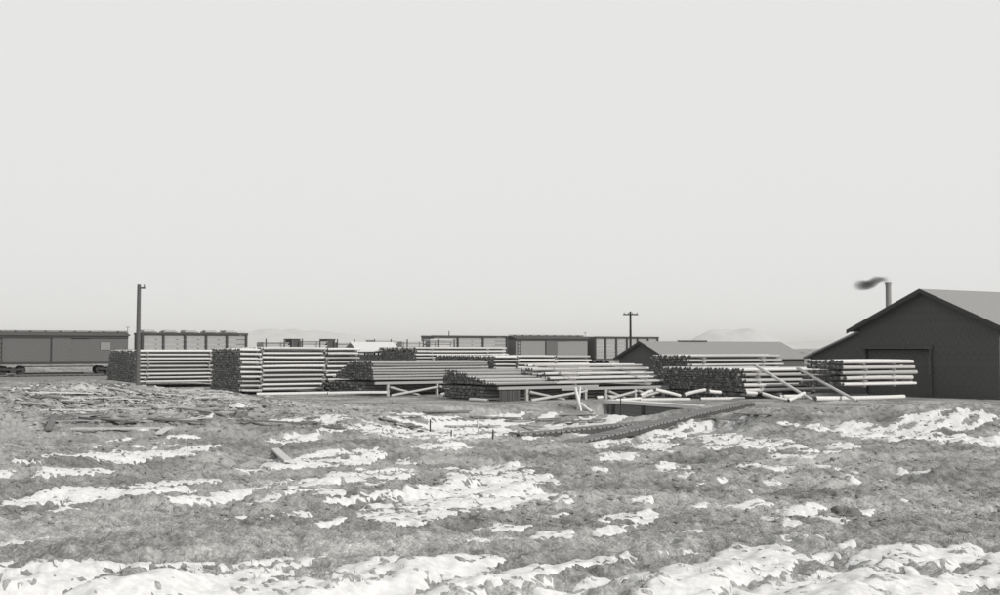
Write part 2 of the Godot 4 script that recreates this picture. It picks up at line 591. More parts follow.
func boxcar(p: Vector3, length: float, m: Material, door_m: Material, label: String) -> Node3D:
	# local: x along the car, z = 0 is the side that faces the yard, rail head at 0.46
	var car := Node3D.new()
	car.transform = Transform3D(yard_basis(), p)
	top(car, "boxcar", label, "boxcar", "boxcars standing on the railway")
	var y0 := 1.52
	var y1 := 4.2
	var s := st_new()
	add_box(s, Vector3(length / 2, (y0 + y1) / 2, -1.35), Vector3(length, y1 - y0, 2.6))
	part(car, "body", done(s), m)
	s = st_new()
	for z in [-0.03, -2.67]: add_box(s, Vector3(length / 2, y0 + 0.02, z), Vector3(length + 0.02, 0.24, 0.09))
	for x in [0.0, length]: add_box(s, Vector3(x, y0 + 0.02, -1.35), Vector3(0.14, 0.26, 2.74))
	add_box(s, Vector3(length / 2, 1.2, -0.9), Vector3(length * 0.62, 0.07, 0.07))
	add_box(s, Vector3(length / 2, 1.2, -1.8), Vector3(length * 0.62, 0.07, 0.07))
	part(car, "underframe", done(s), M.iron)
	var e := 0.16
	var roof := [Vector3(-e, y1 - 0.02, e), Vector3(-e, y1 + 0.07, e), Vector3(-e, y1 + 0.40, -1.35), Vector3(-e, y1 + 0.07, -2.7 - e), Vector3(-e, y1 - 0.02, -2.7 - e)]
	var r := part(car, "roof", prism(roof, Vector3(length + 2 * e, 0, 0)), M.car_roof)
	s = st_new()
	add_box(s, Vector3(length / 2, y1 + 0.47, -1.35), Vector3(length + 0.4, 0.06, 0.5))
	for k in 9: add_box(s, Vector3(length * (k + 0.5) / 9.0, y1 + 0.41, -1.35), Vector3(0.1, 0.09, 0.4))
	part(r, "running_board", done(s), M.car_roof)
	s = st_new()   # the letter board under the eaves
	add_box(s, Vector3(length / 2, y1 - 0.13, 0.0), Vector3(length, 0.2, 0.1))
	part(car, "fascia", done(s), M.trim)
	var door := part(car, "door", box_mesh(Vector3(1.75, 2.35, 0.09)), door_m, Transform3D(Basis(), Vector3(length * 0.49, 2.82, 0.02)))
	part(door, "door_edge", box_mesh(Vector3(0.1, 2.35, 0.07)), M.trim, Transform3D(Basis(), Vector3(-0.93, 0, 0.03)))
	part(door, "door_rail", box_mesh(Vector3(3.6, 0.1, 0.08)), M.trim, Transform3D(Basis(), Vector3(0.85, 1.2, 0.06)))
	s = st_new()
	for x in [0.25, 0.7]: add_box(s, Vector3(x, 2.85, 0.02), Vector3(0.04, 2.5, 0.05))
	for k in 6: add_box(s, Vector3(0.475, 1.8 + k * 0.42, 0.04), Vector3(0.45, 0.035, 0.04))
	part(car, "ladder", done(s), M.iron)
	s = st_new()
	add_rod(s, Vector3(length + 0.1, 2.0, -0.7), Vector3(length + 0.1, y1 + 0.9, -0.7), 0.025, 0.025, 6)
	add_rod(s, Vector3(length + 0.1, y1 + 0.86, -0.7), Vector3(length + 0.1, y1 + 0.9, -0.7), 0.2, 0.2, 12)
	part(car, "brake_wheel", done(s), M.iron)
	for x in [-0.35, length + 0.35]:
		part(car, "coupler", box_mesh(Vector3(0.8, 0.22, 0.22)), M.iron, Transform3D(Basis(), Vector3(x, 1.35, -1.35)))
	wheel_truck(car, 1.75)
	wheel_truck(car, length - 1.75)
	return car

func braced_car(p: Vector3, length: float, ribs: int, label: String, called := "gondola_car") -> Node3D:
	# a high open car with upright posts outside its boards
	var car := Node3D.new()
	car.transform = Transform3D(yard_basis(), p)
	top(car, called, label, "freight car", "open freight cars standing on the railway")
	var y0 := 1.52
	var y1 := 4.35
	var nb := 6
	for k in nb:          # each side board
		var y := y0 + (y1 - y0) * (k + 0.5) / nb
		var hgt := (y1 - y0) / nb - 0.05
		part(car, "side_board", box_mesh(Vector3(length, hgt, 0.05)), M.car_pale, Transform3D(Basis(), Vector3(length / 2, y, -0.1)))
		part(car, "side_board", box_mesh(Vector3(length, hgt, 0.05)), M.car_pale, Transform3D(Basis(), Vector3(length / 2, y, -2.6)))
	for x in [0.03, length - 0.03]:
		part(car, "end_wall", box_mesh(Vector3(0.06, y1 - y0, 2.44)), M.car, Transform3D(Basis(), Vector3(x, (y0 + y1) / 2, -1.35)))
	part(car, "floor", box_mesh(Vector3(length, 0.2, 2.7)), M.iron, Transform3D(Basis(), Vector3(length / 2, y0 - 0.08, -1.35)))
	for k in ribs + 1:
		var x := length * k / float(ribs)
		for z in [0.0, -2.7]:
			part(car, "post", box_mesh(Vector3(0.2, y1 - y0, 0.16)), M.trim, Transform3D(Basis(), Vector3(clampf(x, 0.1, length - 0.1), (y0 + y1) / 2, z)))
	for z in [0.02, -2.72]:
		part(car, "top_rail", box_mesh(Vector3(length + 0.1, 0.2, 0.2)), M.trim, Transform3D(Basis(), Vector3(length / 2, y1 + 0.1, z)))
		part(car, "side_sill", box_mesh(Vector3(length + 0.1, 0.22, 0.14)), M.trim, Transform3D(Basis(), Vector3(length / 2, y0 - 0.06, z + 0.01 * signf(z))))
	for x in [-0.35, length + 0.35]:
		part(car, "coupler", box_mesh(Vector3(0.8, 0.22, 0.22)), M.iron, Transform3D(Basis(), Vector3(x, 1.35, -1.35)))
	wheel_truck(car, 1.7)
	wheel_truck(car, length - 1.7)
	return car

func lumber_heap(p: Vector3, size: Vector3, label: String, group: String) -> void:
	# boards heaped on a car: a low rounded bundle of loose boards
	var o := Node3D.new()
	o.transform = Transform3D(yard_basis(), p)
	top(o, "lumber_bundle", label, "lumber", group)
	for k in 3:
		for j in 3:
			var sx := size.x * (1.0 - 0.14 * k) * rng.randf_range(0.9, 1.0)
			part(o, "board", box_mesh(Vector3(snappedf(sx, 0.1), 0.08, 0.5)), M.plank[(k + j) % 4], Transform3D(Basis(Vector3.UP, rng.randf_range(-0.04, 0.04)), Vector3(rng.randf_range(-0.1, 0.1), 0.045 + k * 0.086, (j - 1) * 0.56)))

func rail_cars() -> void:
	var a1 := TRACK_A - AX * 12.4
	var c1 := boxcar(a1, 12.4, M.car, M.car, "long dark boxcar with a pale notice board behind the leftmost end of the pole stacks")
	part(c1, "notice_board", box_mesh(Vector3(0.95, 0.75, 0.04)), M.car2, Transform3D(Basis(), Vector3(10.2, 3.2, -0.01)))
	boxcar(a1 - AX * 13.7, 12.4, M.car, M.car, "dark boxcar coupled behind the boxcar with the notice board")
	c1.set_meta("label", "long dark boxcar with a pale notice board on its side")
	var a2 := TRACK_A + AX * 1.3
	braced_car(a2, 11.0, 5, "pale open freight car with bundles of boards on top, coupled to a dark boxcar")
	for k in 5:
		lumber_heap(a2 + AX * (1.0 + k * 2.1) + Vector3(0, 4.58, 0) - GX * 1.35, Vector3(1.5, 0.3, 2.0), "flat bundle of boards lying across the top of the pale open freight car", "bundles on the open freight car")
	for k in 5:
		part_beam(a2 + AX * (1.0 + k * 2.1) + Vector3(0, 4.555, 0) - GX * 1.35)
	# flat car with two dark crates
	var a3 := a2 + AX * 12.4
	flat_car(a3, "low flat car carrying two dark crates and pale lumber behind the tallest stack")
	var a4 := a3 + AX * 12.7
	flat_car(a4, "low flat car loaded with lumber beyond the white-roofed open shelter")
	for k in 2:
		var c := Node3D.new()
		c.transform = Transform3D(yard_basis(), a3 + AX * [4.2, 8.3][k] + Vector3(0, 1.6, 0) - GX * 1.35)
		top(c, "wooden_crate", "dark wooden crate standing on the low flat car", "crate", "crates on the flat car")
		part(c, "box", box_mesh(Vector3(0.95, 2.3, 1.9)), M.dark_plank, Transform3D(Basis(), Vector3(0, 1.15, 0)))
		part(c, "lid", box_mesh(Vector3(1.08, 0.1, 2.04)), M.dark_plank, Transform3D(Basis(), Vector3(0, 2.352, 0)))
		for x in [-0.42, 0.42]: part(c, "corner_batten", box_mesh(Vector3(0.12, 2.2, 0.05)), M.car, Transform3D(Basis(), Vector3(x, 1.15, 0.976)))
	var piles := [[a3, 6.25, 15, "pale pile of boards between the two dark crates on the flat car"], [a3, 1.95, 14, "pile of boards at the open end of the flat car beside a crate"], [a3, 10.3, 14, "short pile of boards at the far end of the flat car with crates"],
		[a4, 2.2, 16, "pile of boards at the near end of the lumber-loaded flat car"], [a4, 5.8, 15, "pile of boards in the middle of the lumber-loaded flat car"], [a4, 9.4, 17, "highest pile of boards on the lumber-loaded flat car"]]
	for b in piles.size():
		var lp := Node3D.new()
		lp.transform = Transform3D(yard_basis(), piles[b][0] + AX * piles[b][1] + Vector3(0, 1.6, 0) - GX * 1.35)
		top(lp, "lumber_pile", piles[b][3], "lumber", "lumber piles on the flat cars")
		for k in piles[b][2]:
			part(lp, "board", box_mesh(Vector3((2.4 if b == 2 else 2.8) + 0.1 * (k % 3), 0.13, 2.0)), M.plank[[0, 3, 1, 0, 2][(k + b) % 5]], Transform3D(Basis(), Vector3(0.06 * ((k * 7) % 3 - 1), 0.07 + k * 0.145, 0.04 * ((k * 5) % 3 - 1))))
	# second track
	boxcar(TRACK_B, 11.4, M.car2, M.car, "grey boxcar with a darker door standing beyond the middle pole stacks")
	braced_car(TRACK_B + AX * 12.6, 11.0, 6, "pale open freight car partly hidden by the low grey-roofed shed")
	braced_car(TRACK_B - AX * 12.3, 11.0, 3, "pale open freight car coupled to the grey boxcar with the darker door")

func flat_car(p: Vector3, label: String) -> void:
	var fc := Node3D.new()
	fc.transform = Transform3D(yard_basis(), p)
	top(fc, "flat_car", label, "freight car")
	part(fc, "deck", box_mesh(Vector3(11.5, 0.2, 2.7)), M.car, Transform3D(Basis(), Vector3(5.75, 1.5, -1.35)))
	part(fc, "side_sill", box_mesh(Vector3(11.5, 0.3, 0.12)), M.iron, Transform3D(Basis(), Vector3(5.75, 1.42, 0.06)))
	for k in 6: part(fc, "stake", box_mesh(Vector3(0.1, 2.7, 0.1)), M.trim, Transform3D(Basis(), Vector3(0.6 + k * 2.05, 2.65, 0.17)))
	wheel_truck(fc, 1.7); wheel_truck(fc, 9.8)

func part_beam(p: Vector3) -> void:
	var o := MeshInstance3D.new()
	o.mesh = box_mesh(Vector3(0.16, 0.05, 2.9))
	o.material_override = M.dark_plank
	o.transform = Transform3D(yard_basis(), p + Vector3(0, -0.08, 0))
	top(o, "cross_bearer", "thin dark cross bearer under a bundle on the pale open freight car", "beam", "bearers on the open freight car")


# ------------------------------------------------------------------ sheds
func sheds() -> void:
	# the big dark mill shed: local x runs back along the ridge, z runs along the gable towards the open ground
	var peak := at(925, 291, 71.0)
	var root := Node3D.new()
	root.transform = Transform3D(yard_basis(), Vector3(peak.x, 0, peak.z))
	top(root, "mill_shed", "big dark timber shed with a lean-to and a smoking chimney", "shed")
	var H := peak.y
	var E := H - 2.15
	var hw := 5.05
	var L := 26.0
	var T := 0.16
	# front gable wall with a wide doorway, built round the opening; z from -hw to hw, lean-to out to -9.2
	var lz := -9.3
	var ly0 := 3.95
	var ly1 := 2.38
	var door_top := 2.95
	var dz0 := -4.6
	var dz1 := 0.35
	var pieces := [
		[Vector3(0, door_top, -hw), Vector3(0, E, -hw), Vector3(0, H, 0), Vector3(0, E, hw), Vector3(0, door_top, hw)],
		[Vector3(0, -0.1, dz1), Vector3(0, door_top, dz1), Vector3(0, door_top, hw), Vector3(0, -0.1, hw)],
		[Vector3(0, -0.1, -hw), Vector3(0, door_top, -hw), Vector3(0, door_top, dz0), Vector3(0, -0.1, dz0)],
		[Vector3(0, -0.1, lz), Vector3(0, ly1, lz), Vector3(0, ly0, -hw), Vector3(0, -0.1, -hw)],
	]
	for pc in pieces:
		part(root, "gable_wall", prism(pc, Vector3(T, 0, 0)), M.wall)
	part(root, "door", box_mesh(Vector3(0.08, door_top - 0.05, dz1 - dz0 - 0.02)), M.wall, Transform3D(Basis(), Vector3(0.27, (door_top - 0.05) / 2, (dz0 + dz1) / 2)))
	part(root, "lintel", box_mesh(Vector3(0.12, 0.2, dz1 - dz0 + 0.5)), M.wall, Transform3D(Basis(), Vector3(-0.06, door_top + 0.1, (dz0 + dz1) / 2)))
	part(root, "door_post", box_mesh(Vector3(0.14, door_top, 0.16)), M.wall, Transform3D(Basis(), Vector3(-0.07, door_top / 2, dz1 + 0.08)))
	part(root, "notice_board", box_mesh(Vector3(0.04, 1.1, 0.12)), M.car, Transform3D(Basis(), Vector3(-0.165, 1.95, dz1 + 0.08)))
	for sd in [-1.0, 1.0]:
		part(root, "side_wall", box_mesh(Vector3(L - T, E + 0.1, T)), M.wall, Transform3D(Basis(), Vector3(L / 2 + T / 2, E / 2 - 0.05, sd * (hw - T / 2))))
	part(root, "back_wall", prism([Vector3(L, -0.1, -hw), Vector3(L, E, -hw), Vector3(L, H, 0), Vector3(L, E, hw), Vector3(L, -0.1, hw)], Vector3(T, 0, 0)), M.wall)
	var o := 0.45
	var th := 0.12
	var sl := (H - E) / hw
	for sd in [-1.0, 1.0]:
		var ez: float = sd * (hw + 0.65)
		var ey := E - 0.65 * sl
		var poly := [Vector3(-o, H + th, 0), Vector3(-o, H, 0), Vector3(-o, ey, ez), Vector3(-o, ey + th, ez)]
		part(root, "roof_slope", prism(poly, Vector3(L + 2 * o, 0, 0)), M.roof)
		part(root, "barge_board", prism([Vector3(-o - 0.05, H + th + 0.01, 0), Vector3(-o - 0.05, H - 0.12, 0), Vector3(-o - 0.05, ey - 0.12, ez), Vector3(-o - 0.05, ey + th + 0.01, ez)], Vector3(0.045, 0, 0)), M.trim)
	part(root, "lean_to_roof", prism([Vector3(-0.3, ly0 + 0.12, -hw), Vector3(-0.3, ly0, -hw), Vector3(-0.3, ly1 - 0.1, lz - 0.35), Vector3(-0.3, ly1 + 0.02, lz - 0.35)], Vector3(L * 0.7, 0, 0)), M.roof)
	part(root, "lean_to_wall", box_mesh(Vector3(L * 0.68, ly1, T)), M.wall, Transform3D(Basis(), Vector3(L * 0.34 + T, ly1 / 2 - 0.1, lz + T / 2)))
	# stove pipe through the near slope
	var s := st_new()
	var cz := -3.94
	add_rod(s, Vector3(1.5, E - 0.1, cz), Vector3(1.5, H + 0.66, cz), 0.185, 0.175, 18)
	var ch := part(root, "chimney", done(s), M.pipe)
	s = st_new()
	add_rod(s, Vector3(1.5, H + 0.6, cz), Vector3(1.5, H + 0.74, cz), 0.21, 0.21, 18)
	part(ch, "chimney_collar", done(s), M.pipe)
	# the low grey-roofed shed
	simple_shed(Vector3(at(642, 342, 105).x, 0, -105), 3.52, 2.15, 3.35, 17.0, M.wall2, M.roof_pale, "low timber shed with a wide grey roof behind the pole stacks")
	# the small shack with the white roof
	shelter(Vector3(at(350, 344, 112).x, 0, -112), 3.5, 2.75, 1.5, 4.6)

func shelter(p: Vector3, H: float, E: float, hw: float, L: float) -> void:
	var root := Node3D.new()
	root.transform = Transform3D(yard_basis(), p)
	top(root, "open_shelter", "small open shelter with a white roof on thin posts beyond the pole stacks", "shelter")
	for sd in [-1.0, 1.0]:
		part(root, "roof_slope", prism([Vector3(0, H + 0.1, 0), Vector3(0, H, 0), Vector3(0, E - 0.1, sd * (hw + 0.2)), Vector3(0, E, sd * (hw + 0.2))], Vector3(L, 0, 0)), M.paint)
		for k in 5:
			part(root, "post", box_mesh(Vector3(0.12, E, 0.12)), M.trim, Transform3D(Basis(), Vector3(0.2 + (L - 0.4) * k / 4.0, E / 2 - 0.06, sd * hw)))
		part(root, "eave_beam", box_mesh(Vector3(L - 0.1, 0.14, 0.1)), M.plank[2], Transform3D(Basis(), Vector3(L / 2, E - 0.14, sd * (hw - 0.12))))
	part(root, "back_boards", box_mesh(Vector3(L - 0.2, E - 0.4, 0.05)), M.plank[0], Transform3D(Basis(), Vector3(L / 2, (E - 0.4) / 2, -hw + 0.12)))

func simple_shed(p: Vector3, H: float, E: float, hw: float, L: float, wm: Material, rm: Material, label: String) -> void:
	var root := Node3D.new()
	root.transform = Transform3D(yard_basis(), p)
	top(root, "shed", label, "shed")
	for x in [0.0, L - 0.12]:
		part(root, "gable_wall", prism([Vector3(x, -0.1, -hw), Vector3(x, E, -hw), Vector3(x, H, 0), Vector3(x, E, hw), Vector3(x, -0.1, hw)], Vector3(0.12, 0, 0)), wm)
	for sd in [-1.0, 1.0]:
		part(root, "side_wall", box_mesh(Vector3(L - 0.24, E + 0.1, 0.12)), wm, Transform3D(Basis(), Vector3(L / 2, E / 2 - 0.05, sd * (hw - 0.06))))
		var sl := (H - E) / hw
		var ez: float = sd * (hw + 0.45)
		var ey := E - 0.45 * sl
		part(root, "roof_slope", prism([Vector3(-0.3, H + 0.1, 0), Vector3(-0.3, H, 0), Vector3(-0.3, ey, ez), Vector3(-0.3, ey + 0.1, ez)], Vector3(L + 0.6, 0, 0)), rm)
		part(root, "barge_board", prism([Vector3(-0.35, H + 0.11, 0), Vector3(-0.35, H - 0.1, 0), Vector3(-0.35, ey - 0.1, ez), Vector3(-0.35, ey + 0.11, ez)], Vector3(0.045, 0, 0)), M.trim)
	part(root, "ridge_cap", box_mesh(Vector3(L * 0.2, 0.12, 0.3)), M.trim, Transform3D(Basis(), Vector3(L * 0.35, H + 0.13, 0)))


# ------------------------------------------------------------------ telegraph poles
func telegraph_poles() -> void:
	var p := gat(138, 80)
	var t := Node3D.new()
	t.position = p
	top(t, "telegraph_pole", "tall bare pole with a short stub arm at its top beside the leftmost pole stack", "telegraph pole")
	var s := st_new()
	add_rod(s, Vector3(0, -0.4, 0), Vector3(0.03, at(0, 284.5, 80).y - p.y, 0), 0.17, 0.125, 14)
	part(t, "shaft", done(s), M.wall2)
	var ty := at(0, 288, 80).y - p.y
	part(t, "stub_arm", box_mesh(Vector3(0.42, 0.12, 0.12)), M.car, Transform3D(Basis(), Vector3(0.26, ty, 0.05)))
	s = st_new()
	add_rod(s, Vector3(0.4, ty + 0.06, 0.05), Vector3(0.4, ty + 0.22, 0.05), 0.03, 0.045, 8)
	part(t, "insulator", done(s), M.trim)
	p = gat(630.5, 122)
	t = Node3D.new()
	t.position = p
	top(t, "telegraph_pole", "telegraph pole with one crossarm beside the low grey-roofed shed", "telegraph pole")
	var h := at(0, 311.5, 122).y - p.y
	s = st_new()
	add_rod(s, Vector3(0, -0.4, 0), Vector3(0, h, 0), 0.15, 0.1, 12)
	part(t, "shaft", done(s), M.creosote)
	var arm := part(t, "crossarm", box_mesh(Vector3(1.55, 0.13, 0.12)), M.creosote, Transform3D(Basis(), Vector3(0, h - 0.32, 0.14)))
	for k in 4:
		s = st_new()
		var x := -0.66 + k * 0.44
		add_rod(s, Vector3(x, 0.06, 0), Vector3(x, 0.22, 0), 0.03, 0.045, 8)
		part(arm, "insulator", done(s), M.trim)
	# one more far off, a hair above the cars
	p = gat(449, 230)
	t = Node3D.new()
	t.position = p
	top(t, "telegraph_pole", "thin far-off pole rising above the row of pale freight cars", "telegraph pole")
	s = st_new()
	add_rod(s, Vector3(0, -0.3, 0), Vector3(0, at(0, 331, 230).y, 0), 0.12, 0.08, 8)
	part(t, "shaft", done(s), M.creosote)


# ------------------------------------------------------------------ stacked poles
func make_pole_mesh(seed_: int) -> ArrayMesh:
	# a pole one metre long and of radius one at its butt, along x; slightly bowed and tapered, eleven sides
	var r := RandomNumberGenerator.new()
	r.seed = seed_
	var n := 11
	var rings := 5
	var bow := r.randf_range(-0.28, 0.28)
	var rad := []
	for k in n: rad.append(r.randf_range(0.94, 1.05))
	var s := st_new()
	s.set_smooth_group(1)
	var pt := func(i: int, k: int) -> Vector3:
		var u := i / float(rings - 1)
		var a := TAU * k / n
		var t: float = lerpf(1.0, 0.86, u) * rad[k % n]
		return Vector3(u, cos(a) * t, sin(a) * t + bow * sin(PI * u))
	for i in rings - 1:
		for k in n:
			var a: Vector3 = pt.call(i, k)
			var b: Vector3 = pt.call(i, k + 1)
			var c: Vector3 = pt.call(i + 1, k + 1)
			var d: Vector3 = pt.call(i + 1, k)
			quad(s, a, b, c, d)
	s.generate_normals()
	var am := s.commit()
	s = st_new()
	s.set_smooth_group(-1)
	for k in n:
		for v in [pt.call(0, 0), pt.call(0, k + 1), pt.call(0, k)]: s.add_vertex(v)
		for v in [pt.call(rings - 1, 0), pt.call(rings - 1, k), pt.call(rings - 1, k + 1)]: s.add_vertex(v)
	s.generate_normals()
	s.commit(am)
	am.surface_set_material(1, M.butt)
	return am

func pole_xf(p: Vector3, q: Vector3, r: float) -> Transform3D:
	var b := along_x(q - p)
	var roll := Basis(Vector3.RIGHT, rng.randf() * TAU)
	b = b * roll
	return Transform3D(Basis(b.x * p.distance_to(q), b.y * r, b.z * r), p)

const ORD := ["top layer", "second layer down", "third layer down", "fourth layer down", "fifth layer down", "sixth layer down", "seventh layer down", "eighth layer down", "ninth layer down", "tenth layer down"]
func lone_pole(p: Vector3, q: Vector3, r: float, m: Material, called: String, label: String, group: String, category := "pole") -> MeshInstance3D:
	if pole_meshes.is_empty():
		for k in 5: pole_meshes.append(make_pole_mesh(100 + k))
	var o := MeshInstance3D.new()
	o.mesh = pole_meshes[rng.randi() % 5]
	o.transform = pole_xf(p, q, r)
	o.set_surface_override_material(0, m)
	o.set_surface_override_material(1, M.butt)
	top(o, called, label, category, group)
	n_single += 1
	return o

func rest_pole(p: Vector3, q: Vector3, r: float, tone: float) -> void:
	rest_xf.append(pole_xf(p, q, r))
	rest_col.append(Color(tone, tone, tone))

# corner: the ground under the near end of the front row; rows from y0 up; front(k), back(k): where row k begins and ends behind the front
func stack(corner: Vector3, length: float, y0: float, rows: int, pitch: float, r: float, front: Callable, back: Callable, mats: Array, tone: float, label: String, group: String, ragged := 0.18, singles_top := 6, gap := 1.04) -> void:
	for k in rows:
		var w: float = front.call(k)
		var w1: float = back.call(k)
		var j := 0
		while w < w1:
			var rr := r * rng.randf_range(0.78, 1.08)
			var c := corner - GX * w + Vector3(0, y0 + k * pitch + rr, 0)
			var off := rng.randf_range(-ragged, ragged)
			var p := c + AX * off + Vector3(0, rng.randf_range(-0.012, 0.012), 0)
			var q := c + AX * (length + rng.randf_range(-ragged, ragged) * 1.4) + GX * rng.randf_range(-0.05, 0.05) + Vector3(0, -rr * 0.12 + rng.randf_range(-0.012, 0.012), 0)
			if rng.randf() < 0.3:       # some lie the other way round
				var t := p; p = q; q = t
			var seen := j == 0 or (k == rows - 1 and j < singles_top)
			if seen:
				var which := "front pole of the %s of the %s" % [ORD[rows - 1 - k], label] if j == 0 else "top-layer pole behind the front one of the %s" % label
				lone_pole(p, q, rr, mats[rng.randi() % mats.size()], "stacked_pole", which, group)
			else:
				rest_pole(p, q, rr, rng.randf_range(0.6, 1.0))
			w += r * 2.0 * gap * rng.randf_range(0.98, 1.06)
			j += 1
		var sr := (pitch - 2.0 * r) * 0.5
		if sr > 0.04 and k > 0:         # thin filler poles added to block light through the gaps, behind the front row
			w = front.call(k) + r * 5.0
			while w < w1:
				var c := corner - GX * w + Vector3(0, y0 + k * pitch - sr, 0)
				var fr := sr * rng.randf_range(0.85, 1.1)
				rest_pole(c + AX * rng.randf_range(-ragged, ragged), c + AX * (length + rng.randf_range(-ragged, ragged)), fr, rng.randf_range(0.6, 1.0))
				w += sr * 2.3

func stickers(corner: Vector3, xs: Array, y0: float, rows: int, pitch: float, r: float, width: float, label: String, group: String) -> void:
	var sr := (pitch - 2.0 * r) * 0.5
	for k in rows:
		for x in xs:
			var c: Vector3 = corner + AX * (x + rng.randf_range(-0.12, 0.12)) + Vector3(0, y0 + k * pitch - sr, 0)
			lone_pole(c + GX * rng.randf_range(0.12, 0.3), c - GX * (width + 0.2), sr, M.wood[rng.randi() % 5], "cross_pole", "cross pole under the %s of the %s" % [ORD[rows - 1 - k], label], group)
			n_single -= 1

func pole_stacks() -> void:
	var w: Array = M.wood
	var gw: Array = M.grey_wood
	# tall stack beside the telegraph pole
	var c := gat(137, 87); c.y = 0.0
	stack(c, 8.2, 0.42, 9, 0.285, 0.083, func(_k): return 0.0, func(k): return 9.0 - 0.12 * k, w, 0.62, "stack beside the bare pole", "poles in the stack beside the bare pole", 0.1, 12)
	stickers(c, [0.8, 5.6], 0.42, 9, 0.285, 0.083, 8.5, "stack beside the bare pole", "cross poles beside the bare pole")
	# the tallest stack
	c = gat(241, 75); c.y = 0.0
	for sec in [[0.0, 1.3, 0.20, "short end section of the tallest stack", 5.9, 10], [1.42, 4.35, 0.26, "middle section of the tallest stack", 5.9, 8], [5.95, 2.4, 0.22, "far section of the tallest stack", 3.0, 5]]:
		stack(c + AX * sec[0], sec[1], sec[2], 10, 0.292, 0.083, func(_k): return 0.0, func(_k): return sec[4], w, 0.62, sec[3], "poles in the tallest stack", 0.09, sec[5])
	stickers(c, [1.36, 5.86], 0.24, 10, 0.292, 0.083, 5.8, "tallest stack", "cross poles in the tallest stack")
	# grey stack on a rack
	c = gat(374, 72.5); c.y = 0.0
	stack(c, 8.4, 0.98, 7, 0.172, 0.088, func(k): return 0.06 * k, func(k): return 6.2 - 0.42 * k, gw, 0.55, "close-packed grey stack", "grey poles on the rack beside the tallest stack", 0.08, 8)
	stack(c, 8.0, 0.1, 4, 0.18, 0.09, func(_k): return 1.6, func(k): return 7.4 - 0.2 * k, gw, 0.5, "poles under the grey stack", "grey poles under the rack", 0.15, 0)
	# wedge-shaped pile on the front rack
	c = gat(497, 65.2); c.y = 0.0
	stack(c, 6.9, 0.90, 5, 0.165, 0.085, func(k): return 0.15 + k * 1.1, func(_k): return 6.1, gw, 0.5, "low sloping grey pile", "grey poles on the braced rack", 0.08, 6)
	stack(c, 6.7, 0.05, 4, 0.18, 0.088, func(_k): return 1.5, func(_k): return 6.0, gw, 0.42, "poles under the sloping pile", "poles under the sloping pile", 0.1, 0)  # lengthened beneath the deck so the open space behind turns dark
	# loose long poles sloping down to the front
	c = gat(560, 67.5); c.y = 0.0
	stack(c, 8.0, 0.92, 5, 0.235, 0.085, func(k): return 0.1 + k * 0.75, func(_k): return 3.9, w, 0.62, "loose stepped pile", "poles in the loose stepped pile", 0.45, 6, 1.3)
	stack(c, 7.8, 0.06, 3, 0.19, 0.09, func(_k): return 1.5, func(_k): return 4.2, gw, 0.5, "added filler poles under the stepped pile", "added filler poles under the loose stepped pile", 0.2, 0)  # lower rows added to fill the space under the rack with darkness
	stickers(c - GX * 0.1, [1.2, 6.4], 0.92, 5, 0.235, 0.085, 3.8, "loose stepped pile", "cross poles in the loose stepped pile")
	# stickered stack behind it
	c = gat(495, 88); c.y = 0.0
	for sec in [[0.0, 1.9, 0.25, "near section before the grey boxcar", 9.5, 12], [2.02, 3.4, 0.29, "middle section before the grey boxcar", 4.0, 6], [5.55, 3.3, 0.24, "far section before the grey boxcar", 4.0, 6]]:
		stack(c + AX * sec[0], sec[1], sec[2], 8, 0.285, 0.09, func(_k): return 0.0, func(_k): return sec[4], w, 0.6, sec[3], "poles in the stack before the grey boxcar", 0.1, sec[5])
	stickers(c, [2.0, 5.6], 0.25, 8, 0.285, 0.09, 9.2, "stack before the grey boxcar", "cross poles before the grey boxcar")
	# far stack
	c = gat(417, 105); c.y = 0.0
	stack(c, 9.5, 0.3, 10, 0.29, 0.092, func(_k): return 0.0, func(_k): return 7.6, w, 0.6, "stack before the freight cars", "poles in the stack before the freight cars", 0.2, 10)
	stickers(c, [1.6, 7.4], 0.3, 10, 0.29, 0.092, 7.4, "stack before the freight cars", "cross poles before the freight cars")
	# the broad dark-ended heap
	c = gat(745, 66); c.y = 0.0
	stack(c, 6.9, 0.52, 5, 0.285, 0.098, func(k): return 0.05 * k, func(k): return 7.9 - 0.1 * k, w, 0.55, "broad propped stack", "poles in the broad propped stack", 0.12, 10)
	stickers(c, [1.1, 5.4], 0.52, 5, 0.285, 0.098, 7.6, "broad propped stack", "cross poles in the broad propped stack")
	stack(c, 6.3, 0.04, 2, 0.22, 0.1, func(_k): return 1.0, func(_k): return 8.0, gw, 0.4, "poles under the propped stack", "poles under the broad propped stack", 0.3, 0)
	# stack behind it
	c = gat(690, 80); c.y = 0.0
	stack(c, 8.7, 0.25, 8, 0.3, 0.095, func(_k): return 0.0, func(_k): return 4.2, w, 0.6, "stack before the low shed", "poles in the stack before the low shed", 0.15, 10)
	stickers(c, [1.3, 6.8], 0.25, 8, 0.3, 0.095, 4.0, "stack before the low shed", "cross poles before the low shed")
	# stack by the mill shed
	c = gat(843, 63); c.y = 0.2
	stack(c, 5.7, 0.74, 5, 0.3, 0.112, func(_k): return 0.0, func(k): return 3.1 - 0.1 * k, w, 0.6, "stack before the mill shed", "poles in the stack before the mill shed", 0.16, 8)
	stickers(c, [1.6, 4.0], 0.74, 5, 0.3, 0.112, 3.0, "stack before the mill shed", "cross poles before the mill shed")
	for x in [1.5, 4.1]:
		for z in [0.25, 2.6]:
			var b: Vector3 = c + AX * x - GX * z
			lone_pole(b + Vector3(0, -0.1, 0), b + Vector3(0, 0.66, 0), 0.11, w[0], "short_post", "short upright post under the stack before the mill shed", "posts under the stack before the mill shed", "post")
